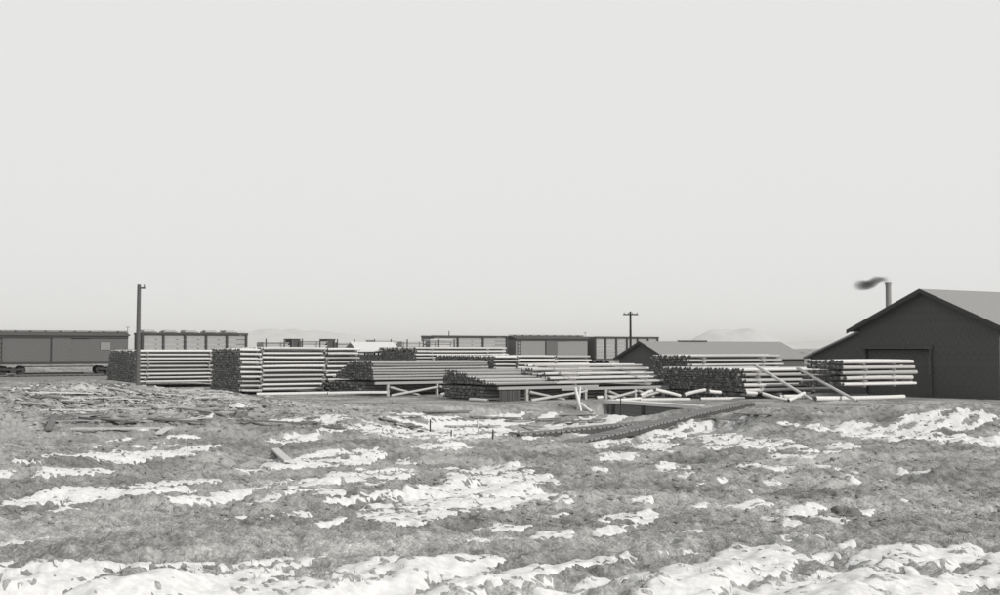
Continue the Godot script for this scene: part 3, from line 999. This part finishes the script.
	for z in [0.1, 2.7]:
		lone_pole(c - AX * 2.6 + GX * (0.5 - z) + Vector3(0, 0.14, 0), c + AX * 4.4 + GX * (0.5 - z) + Vector3(0, 0.10, 0), 0.13, w[0], "sill_pole", "long white pole lying on the ground along the stack before the mill shed", "sill poles before the mill shed")
	rest()

func rest() -> void:
	var mm := MultiMesh.new()
	mm.transform_format = MultiMesh.TRANSFORM_3D
	mm.use_colors = true
	var mesh := make_pole_mesh(321)
	mesh.surface_set_material(0, M.inner)
	mm.mesh = mesh
	mm.instance_count = rest_xf.size()
	for k in rest_xf.size():
		mm.set_instance_transform(k, rest_xf[k])
		mm.set_instance_color(k, rest_col[k])
	var o := MultiMeshInstance3D.new()
	o.multimesh = mm
	top(o, "inner_poles", "mass of dark pole ends and added thin filler poles packed inside the stacks of the yard", "poles", "", "stuff")
	print("single poles ", n_single, " others ", rest_xf.size())


# ------------------------------------------------------------------ racks and braces
func racks() -> void:
	var w: Array = M.wood
	# rack under the grey stack
	var c := gat(374, 72.5); c.y = 0.0
	rack(c + GX * 0.12, 8.4, 0.90, 6.0, [0.9, 4.4, 7.6], 0.0, "pale timber rack carrying the close-packed grey poles beside the tallest stack")
	c = gat(497, 65.2); c.y = 0.0
	rack(c + GX * 0.12, 6.9, 0.84, 6.0, [1.9, 6.0], 1.5, "pale braced timber rack with a boarded end under the low sloping pile")
	c = gat(560, 67.5); c.y = 0.0
	rack(c + GX * 0.12, 8.0, 0.72, 6.6, [3.2, 5.4, 7.6], 0.0, "low dark rack under the loose stepped pile of long poles")
	c = gat(745, 66); c.y = 0.0
	for k in 3:
		var b: Vector3 = c + AX * [0.5, 2.6, 4.9][k]
		lone_pole(b + GX * 0.3 + Vector3(0, 0.35, 0), b - GX * 7.8 + Vector3(0, 0.34, 0), 0.08, w[k], "bed_pole", "cross bearer under the broad stack held by slanting props", "bearers under the broad propped stack")
		lone_pole(b + GX * 0.2 + Vector3(0, -0.15, 0), b + GX * 0.2 + Vector3(0, 0.27, 0), 0.09, w[0], "short_post", "short post at the front of the broad propped stack", "posts before the broad propped stack", "post")
	# slanting props
	var g1 := gat(812, 62.2); var g2 := gat(856, 61.2)
	lone_pole(at(756, 366, 65.2), g1 + Vector3(0, 0.04, 0), 0.085, w[1], "slanting_prop", "slanting grey prop leaning on the broad stack", "slanting props")
	lone_pole(at(797, 368, 65.6), g2 + Vector3(0, 0.04, 0), 0.085, w[1], "slanting_prop", "slanting grey prop leaning on the broad stack", "slanting props")
	# the white V of poles before the props
	lone_pole(gat(762, 62.5) + Vector3(0, 0.4, 0), gat(787, 62) + Vector3(0, 0.06, 0), 0.1, w[0], "fallen_pole", "short white pole fallen slanting before the broad propped stack", "fallen poles before the broad stack")
	lone_pole(gat(788, 61.6) + Vector3(0, 0.08, 0), gat(804, 62.3) + Vector3(0, 0.42, 0), 0.1, w[0], "fallen_pole", "short white pole fallen slanting before the broad propped stack", "fallen poles before the broad stack")
	lone_pole(gat(762.5, 62.7) + Vector3(0, -0.1, 0), gat(762.5, 62.7) + Vector3(0, 0.95, 0), 0.08, w[0], "short_post", "short post at the front of the broad propped stack", "posts before the broad propped stack", "post")
	lone_pole(gat(804.5, 62.5) + Vector3(0, -0.1, 0), gat(804.5, 62.5) + Vector3(0, 1.0, 0), 0.08, w[0], "short_post", "short post at the front of the broad propped stack", "posts before the broad propped stack", "post")
	# loose white poles on the ground along the stacks
	for a in [[257, 395.5, 330, 394], [328, 394.5, 387, 393.5], [700, 400.5, 744, 399.5], [640, 401.5, 690, 401], [655, 391, 680, 397], [684, 396, 705, 391], [708, 392.5, 720, 393.5],
			[640, 397, 652, 392], [745, 394, 756, 394.5], [470, 401, 488, 402], [615, 402, 640, 400], [606, 398, 622, 391], [596, 399, 612, 397]]:
		var p := ground_hit(a[0], maxf(a[1], 398.0)); var q := ground_hit(a[2], maxf(a[3], 398.0))
		if a[1] < 398.0:
			p = gat(a[0], 70.0 if a[0] < 400 else 64.0); q = gat(a[2], 71.5 if a[0] < 400 else 64.6)
			p.y = maxf(at(a[0], a[1], -p.z).y, p.y); q.y = maxf(at(a[2], a[3], -q.z).y, q.y)
		p.y += 0.08; q.y += 0.08
		lone_pole(p, q, 0.1, w[[0, 2, 4][rng.randi() % 3]], "loose_pole", "pale pole lying loose at the foot of the racks and stacks", "loose poles at the foot of the stacks")
	# a ramshackle frame between the racks
	lone_pole(gat(575, 63.6) + Vector3(0, 1.05, 0), gat(581, 63.0) + Vector3(0, -0.05, 0), 0.09, w[0], "leaning_post", "white post leaning at the corner of the braced rack", "leaning posts at the braced rack", "post")
	lone_pole(gat(578, 63.2) + Vector3(0, -0.05, 0), gat(580, 64.0) + Vector3(0, 0.95, 0), 0.08, w[2], "leaning_post", "white post leaning at the corner of the braced rack", "leaning posts at the braced rack", "post")
	lone_pole(gat(581, 63.2) + Vector3(0, 0.3, 0), gat(592, 62.6) + Vector3(0, 0.02, 0), 0.08, w[0], "leaning_post", "white post leaning at the corner of the braced rack", "leaning posts at the braced rack", "post")

func rack(c: Vector3, length: float, deck: float, width: float, posts: Array, skirt: float, label: String) -> void:
	var root := Node3D.new()
	root.transform = Transform3D(yard_basis(), c)
	top(root, "timber_rack", label, "rack")
	var s := st_new()
	for z in [0.0, -width]:
		part(root, "beam", box_mesh(Vector3(length, 0.16, 0.16)), M.plank[1] if z == 0.0 else M.dark_plank, Transform3D(Basis(), Vector3(length / 2, deck - 0.082, z)))
	for k in 5:
		part(root, "cross_beam", box_mesh(Vector3(0.16, 0.14, width - 0.17)), M.dark_plank, Transform3D(Basis(), Vector3(0.2 + (length - 0.4) * k / 4.0, deck - 0.09, -width / 2)))
	for x in posts:
		for z in [0.0, -width]:
			part(root, "post", box_mesh(Vector3(0.17, deck - 0.17 + 0.15, 0.16)), M.wood[5], Transform3D(Basis(Vector3.UP, 0.1), Vector3(x, (deck - 0.17) / 2 - 0.075, z)))
	for i in posts.size() - 1:      # crossed braces between neighbouring posts
		var a: float = posts[i] + 0.1
		var b: float = posts[i + 1] - 0.1
		for q in 2:
			var p0 := Vector3(a, deck * (0.62 if q == 0 else 0.05), 0.16 + q * 0.16)
			var p1 := Vector3(lerpf(a, b, 0.62) if q == 0 else b, deck * (0.05 if q == 0 else 0.6), 0.16 + q * 0.16)
			s = st_new()
			add_rod(s, p0, p1, 0.085, 0.065, 9)
			part(root, "brace", done(s), M.wood[5 - q * 2])
	if skirt > 0.0:
		var n := int(skirt / 0.17)
		for k in n:
			part(root, "skirt_board", box_mesh(Vector3(0.155, deck - 0.2, 0.03)), M.dark_plank if k % 3 else M.trim, Transform3D(Basis(Vector3.BACK, rng.randf_range(-0.02, 0.02)), Vector3(0.1 + k * 0.17, (deck - 0.22) / 2, 0.09 + (k % 2) * 0.012)))


# ------------------------------------------------------------------ the pit: wall, slatted ramps, stakes
func pit_works() -> void:
	var a := Vector3(WA.x, 0.02, -WA.y)
	var b := Vector3(WB.x, -0.12, -WB.y)
	var len_ := a.distance_to(b)
	var root := Node3D.new()
	root.transform = Transform3D(along_x(b - a), a)
	top(root, "pit_wall", "dark plank retaining wall with a white cap beam at the back of the pit", "wall")
	var hh := 1.25
	for k in 6:
		var y := -hh + (k + 0.5) * hh / 6.0
		part(root, "plank", box_mesh(Vector3(len_, hh / 6.0 - 0.012, 0.08)), M.plank[4], Transform3D(Basis(), Vector3(len_ / 2, y, 0.3 + (k % 2) * 0.008)))
	part(root, "backing", box_mesh(Vector3(len_, hh, 0.5)), M.trim, Transform3D(Basis(), Vector3(len_ / 2, -hh / 2 - 0.01, 0.0)))
	part(root, "end_board", box_mesh(Vector3(0.06, hh, 0.66)), M.dark_plank, Transform3D(Basis(), Vector3(-0.035, -hh / 2, 0.02)))
	part(root, "cap_beam", box_mesh(Vector3(len_ + 0.4, 0.17, 0.8)), M.wood[0], Transform3D(Basis(), Vector3(len_ / 2, 0.09, 0.05)))
	for k in 4:
		part(root, "post", box_mesh(Vector3(0.14, hh - 0.02, 0.1)), M.trim, Transform3D(Basis(), Vector3(0.3 + (len_ - 0.6) * k / 3.0, -hh / 2 - 0.02, 0.4)))
	# the two slatted ramps
	ramp([RAMPS[0][0], RAMPS[0][0].lerp(RAMPS[0][1], 0.34) + Vector3(0, 0.03, 0), RAMPS[0][0].lerp(RAMPS[0][1], 0.7) - Vector3(0, 0.02, 0), RAMPS[0][1]], 0.75, "long slatted timber ramp climbing out of the pit past the white-capped wall")
	ramp([RAMPS[1][0], RAMPS[1][0].lerp(RAMPS[1][1], 0.5) - Vector3(0, 0.03, 0), RAMPS[1][1]], 0.8, "lower slatted timber ramp lying along the bottom of the pit")
	# stakes
	for st in [[430, 441, 419], [451, 440, 431.5], [492.5, 443, 429], [620, 404, 398]]:
		var g := gat(st[0], 44.0)
		if st[1] < 410: g = gat(st[0], 58.0)
		var hgt := maxf(at(st[0], st[2], -g.z).y - g.y, 0.4)
		lone_pole(g + Vector3(0, -0.15, 0), g + Vector3(0.02, hgt, 0), 0.03, M.creosote, "thin_stake", "thin dark upright stake standing by the slatted ramps in the pit", "thin stakes in the pit", "stake")
	lone_pole(gat(479, 45.5), gat(477.5, 45.5) + Vector3(0, 0.62, 0), 0.04, M.wood[0], "white_stake", "leaning white stake standing behind the lower slatted ramp", "", "stake")

func ramp(pts: Array, width: float, label: String) -> void:
	var root := Node3D.new()
	var o: Vector3 = pts[0]
	root.position = Vector3(o.x, o.y, o.z)
	top(root, "slatted_ramp", label, "ramp")
	var slats := st_new()
	for i in pts.size() - 1:
		var p: Vector3 = pts[i] - o
		var q: Vector3 = pts[i + 1] - o
		var bs := along_x(p - q if p.x > q.x else q - p)
		var z := bs.z
		var n := int(p.distance_to(q) / 0.3)
		for s in [-1.0, 1.0]:
			part(root, "stringer", box_mesh(Vector3(snappedf(p.distance_to(q) + 0.04, 0.01), 0.15, 0.1)), M.dark_plank, Transform3D(bs, (p + q) / 2 + z * (s * width * 0.42) + Vector3(0, -0.09, 0)))
			var nb := int(p.distance_to(q) / 2.2) + 1
			for k in nb:
				var f: Vector3 = p.lerp(q, (k + 0.5) / nb) + z * (s * width * 0.42)
				var gy := height(f.x + o.x, -(f.z + o.z)) - o.y
				var ht := f.y - 0.24 - gy + 0.15
				if ht > 0.2:
					part(root, "post", box_mesh(Vector3(0.14, snappedf(ht, 0.05), 0.12)), M.dark_plank, Transform3D(Basis(), Vector3(f.x, f.y - 0.24 - snappedf(ht, 0.05) / 2, f.z)))
		for k in n:
			var c := p.lerp(q, (k + 0.5) / n)
			add_box(slats, c + Vector3(0, 0.012 + rng.randf_range(-0.006, 0.006), 0) + z * rng.randf_range(-0.03, 0.03), Vector3(0.19, 0.06, width), bs)
	tag(part(root, "slats", done(slats), M.plank[2]), "", "", "", "stuff")


# ------------------------------------------------------------------ boards, logs and stones lying about
func board_between(p: Vector3, q: Vector3, wide: float, thick: float, m: Material, called: String, label: String, group: String, category := "plank") -> void:
	var o := MeshInstance3D.new()
	var s := st_new()
	var l := p.distance_to(q)
	# a worn board: split ends, a slight warp
	var n := 4
	var e0 := rng.randf_range(-0.06, 0.06)
	var e1 := rng.randf_range(-0.06, 0.06)
	var warp := rng.randf_range(-0.02, 0.03)
	s.set_smooth_group(-1)
	for i in n:
		var u0 := i / float(n); var u1 := (i + 1) / float(n)
		var c := []
		for u in [u0, u1]:
			var y: float = warp * sin(PI * u)
			for z in [-1.0, 1.0]:
				var x: float = u * l + (e0 * z if u == 0.0 else 0.0) + (e1 * z if u == 1.0 else 0.0)
				c.append(Vector3(x, y, z * wide / 2)); c.append(Vector3(x, y + thick, z * wide / 2))
		quad(s, c[1], c[5], c[7], c[3])
		quad(s, c[0], c[2], c[6], c[4])
		quad(s, c[2], c[3], c[7], c[6])
		quad(s, c[0], c[4], c[5], c[1])
		if i == 0: quad(s, c[0], c[1], c[3], c[2])
		if i == n - 1: quad(s, c[4], c[6], c[7], c[5])
	o.mesh = done(s, true)
	o.material_override = m
	o.transform = Transform3D(along_x(q - p), p)
	top(o, called, label, category, group)

func debris() -> void:
	var P: Array = M.plank
	# boards that the photograph lets one place
	var bank := "on the refuse bank"
	for a in [[82, 420, 125, 424, 4, "long dark board low " + bank], [123, 424.5, 168, 425, 4, "dark board end to end with another low " + bank], [150, 420.5, 206, 424, 4, "dark board pointing from the refuse bank towards the dark root clump"], [75, 432.5, 160, 431, 3, "longest pale board at the foot of the refuse bank"], [30, 394.5, 92, 396, 3, "long pale board high " + bank], [33, 401, 68, 400.5, 4, "dark board below the long pale board high " + bank],
			[66, 405.5, 94, 407, 2, "grey board in the middle of the refuse bank"], [98, 405.5, 122, 403.5, 4, "dark board beside the grey board in the middle of the refuse bank"], [88, 392, 112, 396, 0, "pale board at the crest of the refuse bank"], [160, 437, 171, 430.5, 3, "short pale board lying askew at the foot of the refuse bank"], [276, 452, 290, 464, 3, "short pale board sloping into the snowy hollow"], [240, 425, 300, 426, 4, "dark board beside the dark root clump"],
			[180, 412, 225, 417, 2, "grey board on the bare bank before the tallest stack"], [45, 419, 80, 418.5, 4, "dark board at the outer end of the refuse bank"], [50, 432, 56, 419, 4, "dark board pointing up the slope of the refuse bank"], [115, 412, 150, 410, 0, "pale board among slabs " + bank], [380, 420, 398, 424, 4, "dark board at the snowy lip of the pit"], [395, 425, 414, 430, 1, "pale grey board at the snowy lip of the pit"], [510, 434, 522, 437, 4, "short dark board in the snow behind the lower ramp"],
			[424, 414, 470, 413.5, 4, "dark board on the flat dirt before the close-packed grey stack"], [705, 420, 745, 423, 2, "grey board beside the top of the long ramp"], [735, 416, 800, 424, 2, "long grey board on the dirt before the broad propped stack"], [560, 417, 592, 416, 1, "pale grey board beside the plank wall of the pit"],
			[446, 428, 500, 427, 2, "long grey board crossing the snow of the pit"], [505, 422, 560, 421, 4, "long dark board on the far slope of the pit"], [470, 418, 520, 420, 4, "dark board near the far rim of the pit"], [540, 430, 600, 427, 3, "long pale board between snow and the lower ramp"], [420, 433, 452, 432, 4, "dark board beside a thin stake in the pit"], [555, 423.5, 606, 421.5, 4, "dark board below the plank wall of the pit"], [520, 426.5, 548, 429, 1, "short grey board askew in the pit snow"], [395, 418, 420, 419, 2, "grey board on the near rim of the pit"]]:
		var p := ground_hit(a[0], a[1]); var q := ground_hit(a[2], a[3])
		if p.distance_to(q) > 9.0: q = p + (q - p).normalized() * 6.0; q.y = height(q.x, -q.z)
		p.y += 0.05; q.y += 0.05
		board_between(p, q, 0.2, 0.05, P[a[4]], "loose_board", a[5], "boards lying about")
	for k in 60:
		var px := rng.randf_range(20, 225)
		var p := ground_hit(px, rng.randf_range(389.5, 424))
		var ang := rng.randfn(0.0, 0.5) + 0.3
		var l := rng.randf_range(0.5, 2.6)
		var q := p + Vector3(cos(ang), 0, -sin(ang)) * l
		q.y = height(q.x, -q.z)
		p.y += 0.03; q.y += 0.05 + rng.randf_range(0.0, 0.12)
		board_between(p, q, rng.randf_range(0.08, 0.2), 0.035, P[rng.randi() % 5], "bark_slab", "slab of bark or offcut lying on the refuse bank", "slabs on the refuse bank", "slab")
	# the dark stump and the stone
	clump(ground_hit(241, 418), Vector3(0.34, 0.2, 0.28), "dark_clump", "dark clump of roots and bark on the bank before the tallest stack", "clump")
	clump(ground_hit(842, 515), Vector3(0.2, 0.1, 0.15), "dark_stone", "dark rough stone at the end of a long snow streak", "stone")
	clump(ground_hit(308, 424), Vector3(0.36, 0.1, 0.25), "dark_clump", "low dark clump of sods at the snowy rim before the tallest stack", "clump")
	clump(ground_hit(332, 428), Vector3(0.36, 0.1, 0.25), "dark_clump", "dark clump of sods among snow before the grey stack", "clump")
	clump(ground_hit(405, 427), Vector3(0.6, 0.13, 0.3), "dark_clump", "dark overhanging sod at the snowy lip of the pit", "clump")

func clump(p: Vector3, size: Vector3, called: String, label: String, category: String) -> void:
	var sp := SphereMesh.new()
	sp.radius = 1.0; sp.height = 2.0; sp.radial_segments = 28; sp.rings = 16
	var arr := sp.get_mesh_arrays()
	var v: PackedVector3Array = arr[Mesh.ARRAY_VERTEX]
	for k in v.size():
		var q := v[k]
		var f := 1.0 + n_mid.get_noise_3dv(q * 2.2 + p) * 0.9 + n_fine.get_noise_3dv(q * 1.1 + p) * 0.45
		v[k] = q * size * f
	var o := MeshInstance3D.new()
	o.mesh = grid_mesh(v, PackedColorArray(), arr[Mesh.ARRAY_INDEX])
	o.material_override = M.plank[4]
	o.position = p
	top(o, called, label, category)


# ------------------------------------------------------------------ clods and dead grass
func ground_cover() -> void:
	# clods
	var base := SphereMesh.new()
	base.radius = 1.0; base.height = 1.4; base.radial_segments = 8; base.rings = 4
	var arr := base.get_mesh_arrays()
	var v: PackedVector3Array = arr[Mesh.ARRAY_VERTEX]
	for k in v.size(): v[k] *= 1.0 + n_mid.get_noise_3dv(v[k] * 3.0) * 0.9
	var cm := grid_mesh(v, PackedColorArray(), arr[Mesh.ARRAY_INDEX])
	var mm := MultiMesh.new()
	mm.transform_format = MultiMesh.TRANSFORM_3D
	mm.mesh = cm
	var xs: Array[Transform3D] = []
	for k in 18000:
		var d := 12.5 * pow(56.0 / 12.5, rng.randf())
		var x := rng.randf_range(-0.5, 0.5) * (d + 3.0)
		if n_tone.get_noise_2d(x * 1.3, d * 1.3) < rng.randf_range(-0.5, 0.4): continue
		var r := 0.008 + 0.03 * pow(rng.randf(), 5.0) + 0.0006 * d
		var b := Basis(Vector3.UP, rng.randf() * TAU).scaled(Vector3(r * rng.randf_range(0.8, 1.8), r * rng.randf_range(0.5, 1.0), r))
		xs.append(Transform3D(b, Vector3(x, height(x, d) + n_fine.get_noise_2d(x, d) * 0.07 * rough(d), -d)))
	mm.instance_count = xs.size()
	for k in xs.size(): mm.set_instance_transform(k, xs[k])
	var o := MultiMeshInstance3D.new()
	o.multimesh = mm
	o.material_override = M.clod
	top(o, "dirt_clods", "small clods and stones strewn over the bare dirt", "clods", "", "stuff")
	# chips and bark flakes on the refuse bank
	mm = MultiMesh.new()
	mm.transform_format = MultiMesh.TRANSFORM_3D
	mm.use_colors = true
	mm.mesh = box_mesh(Vector3(1.0, 0.12, 0.35))
	xs = []
	for k in 5200:
		var x := -18.0 + rng.randfn() * 6.5
		var d := 48.0 + rng.randfn() * 5.0
		var l := 0.06 + 0.3 * pow(rng.randf(), 2.0)
		var b := Basis.from_euler(Vector3(rng.randfn() * 0.3, rng.randf() * TAU, rng.randfn() * 0.25)).scaled(Vector3.ONE * l)
		xs.append(Transform3D(b, Vector3(x, height(x, d) + 0.02 + n_fine.get_noise_2d(x, d) * 0.07 * rough(d), -d)))
	mm.instance_count = xs.size()
	for k in xs.size():
		mm.set_instance_transform(k, xs[k])
		var cv := 0.42 * rng.randf() + 0.1
		mm.set_instance_color(k, Color(cv, cv, cv))
	o = MultiMeshInstance3D.new()
	o.multimesh = mm
	o.material_override = M.chip
	top(o, "wood_chips", "bark flakes and wood chips strewn over the refuse bank", "chips", "", "stuff")
	# dead grass in short tufts
	var s := st_new()
	for k in 9:
		var a := rng.randf() * TAU
		var lean := rng.randf_range(0.2, 0.9)
		var h := rng.randf_range(0.5, 1.0)
		var c := Vector3(cos(a), 0, sin(a))
		var side := Vector3(-sin(a), 0, cos(a)) * 0.05
		var root := c * rng.randf_range(0.0, 0.25)
		s.add_vertex(root - side); s.add_vertex(root + c * lean + Vector3(0, h, 0)); s.add_vertex(root + side)
	var gm := done(s, true)
	mm = MultiMesh.new()
	mm.transform_format = MultiMesh.TRANSFORM_3D
	mm.mesh = gm
	xs = []
	for k in 4000:
		var d := 8.5 * pow(56.0 / 8.5, rng.randf())
		var x := rng.randf_range(-0.5, 0.5) * (d + 3.0)
		if n_tone.get_noise_2d(x * 0.9 + 40.0, d * 0.9) < rng.randf_range(-0.25, 0.35): continue
		var r := rng.randf_range(0.04, 0.11)
		xs.append(Transform3D(Basis(Vector3.UP, rng.randf() * TAU).scaled(Vector3(r, r * 0.8, r)), Vector3(x, height(x, d) + n_fine.get_noise_2d(x, d) * 0.07 * rough(d) - 0.01, -d)))
	mm.instance_count = xs.size()
	for k in xs.size(): mm.set_instance_transform(k, xs[k])
	o = MultiMeshInstance3D.new()
	o.multimesh = mm
	o.material_override = M.grass
	top(o, "dead_grass", "short dead grass in thin tufts over the dirt", "grass", "", "stuff")


# ------------------------------------------------------------------ smoke
func smoke() -> void:
	var peak := at(925, 291, 71.0)
	var tip := Vector3(peak.x, 0, peak.z) + AX * 1.5 - GX * 3.94 + Vector3(0, peak.y + 0.74, 0)
	var root := Node3D.new()
	root.position = tip
	top(root, "smoke", "dark wisp of smoke drifting from the chimney of the mill shed", "smoke")
	for k in 16:
		var u := k / 15.0
		var a := [Vector3(-0.1 - 1.75 * u, 0.12 + 0.10 * sin(u * 7.0) - 0.3 * u * u + rng.randf_range(-0.08, 0.08), rng.randf_range(-0.1, 0.1)), Vector3(0.55 + 0.5 * u, 0.3 + 0.4 * u, 0.3 + 0.35 * u), 0.15 + 0.8 * sin(PI * clampf(u * 0.8 + 0.12, 0.0, 1.0))]
		var f := FogVolume.new()
		f.name = "puff"
		f.shape = RenderingServer.FOG_VOLUME_SHAPE_ELLIPSOID
		f.size = a[1]
		f.position = a[0]
		var m := FogMaterial.new()
		m.density = a[2]
		m.albedo = Color(0.12, 0.12, 0.12)
		m.edge_fade = 0.8
		f.material = m
		root.add_child(f, true)
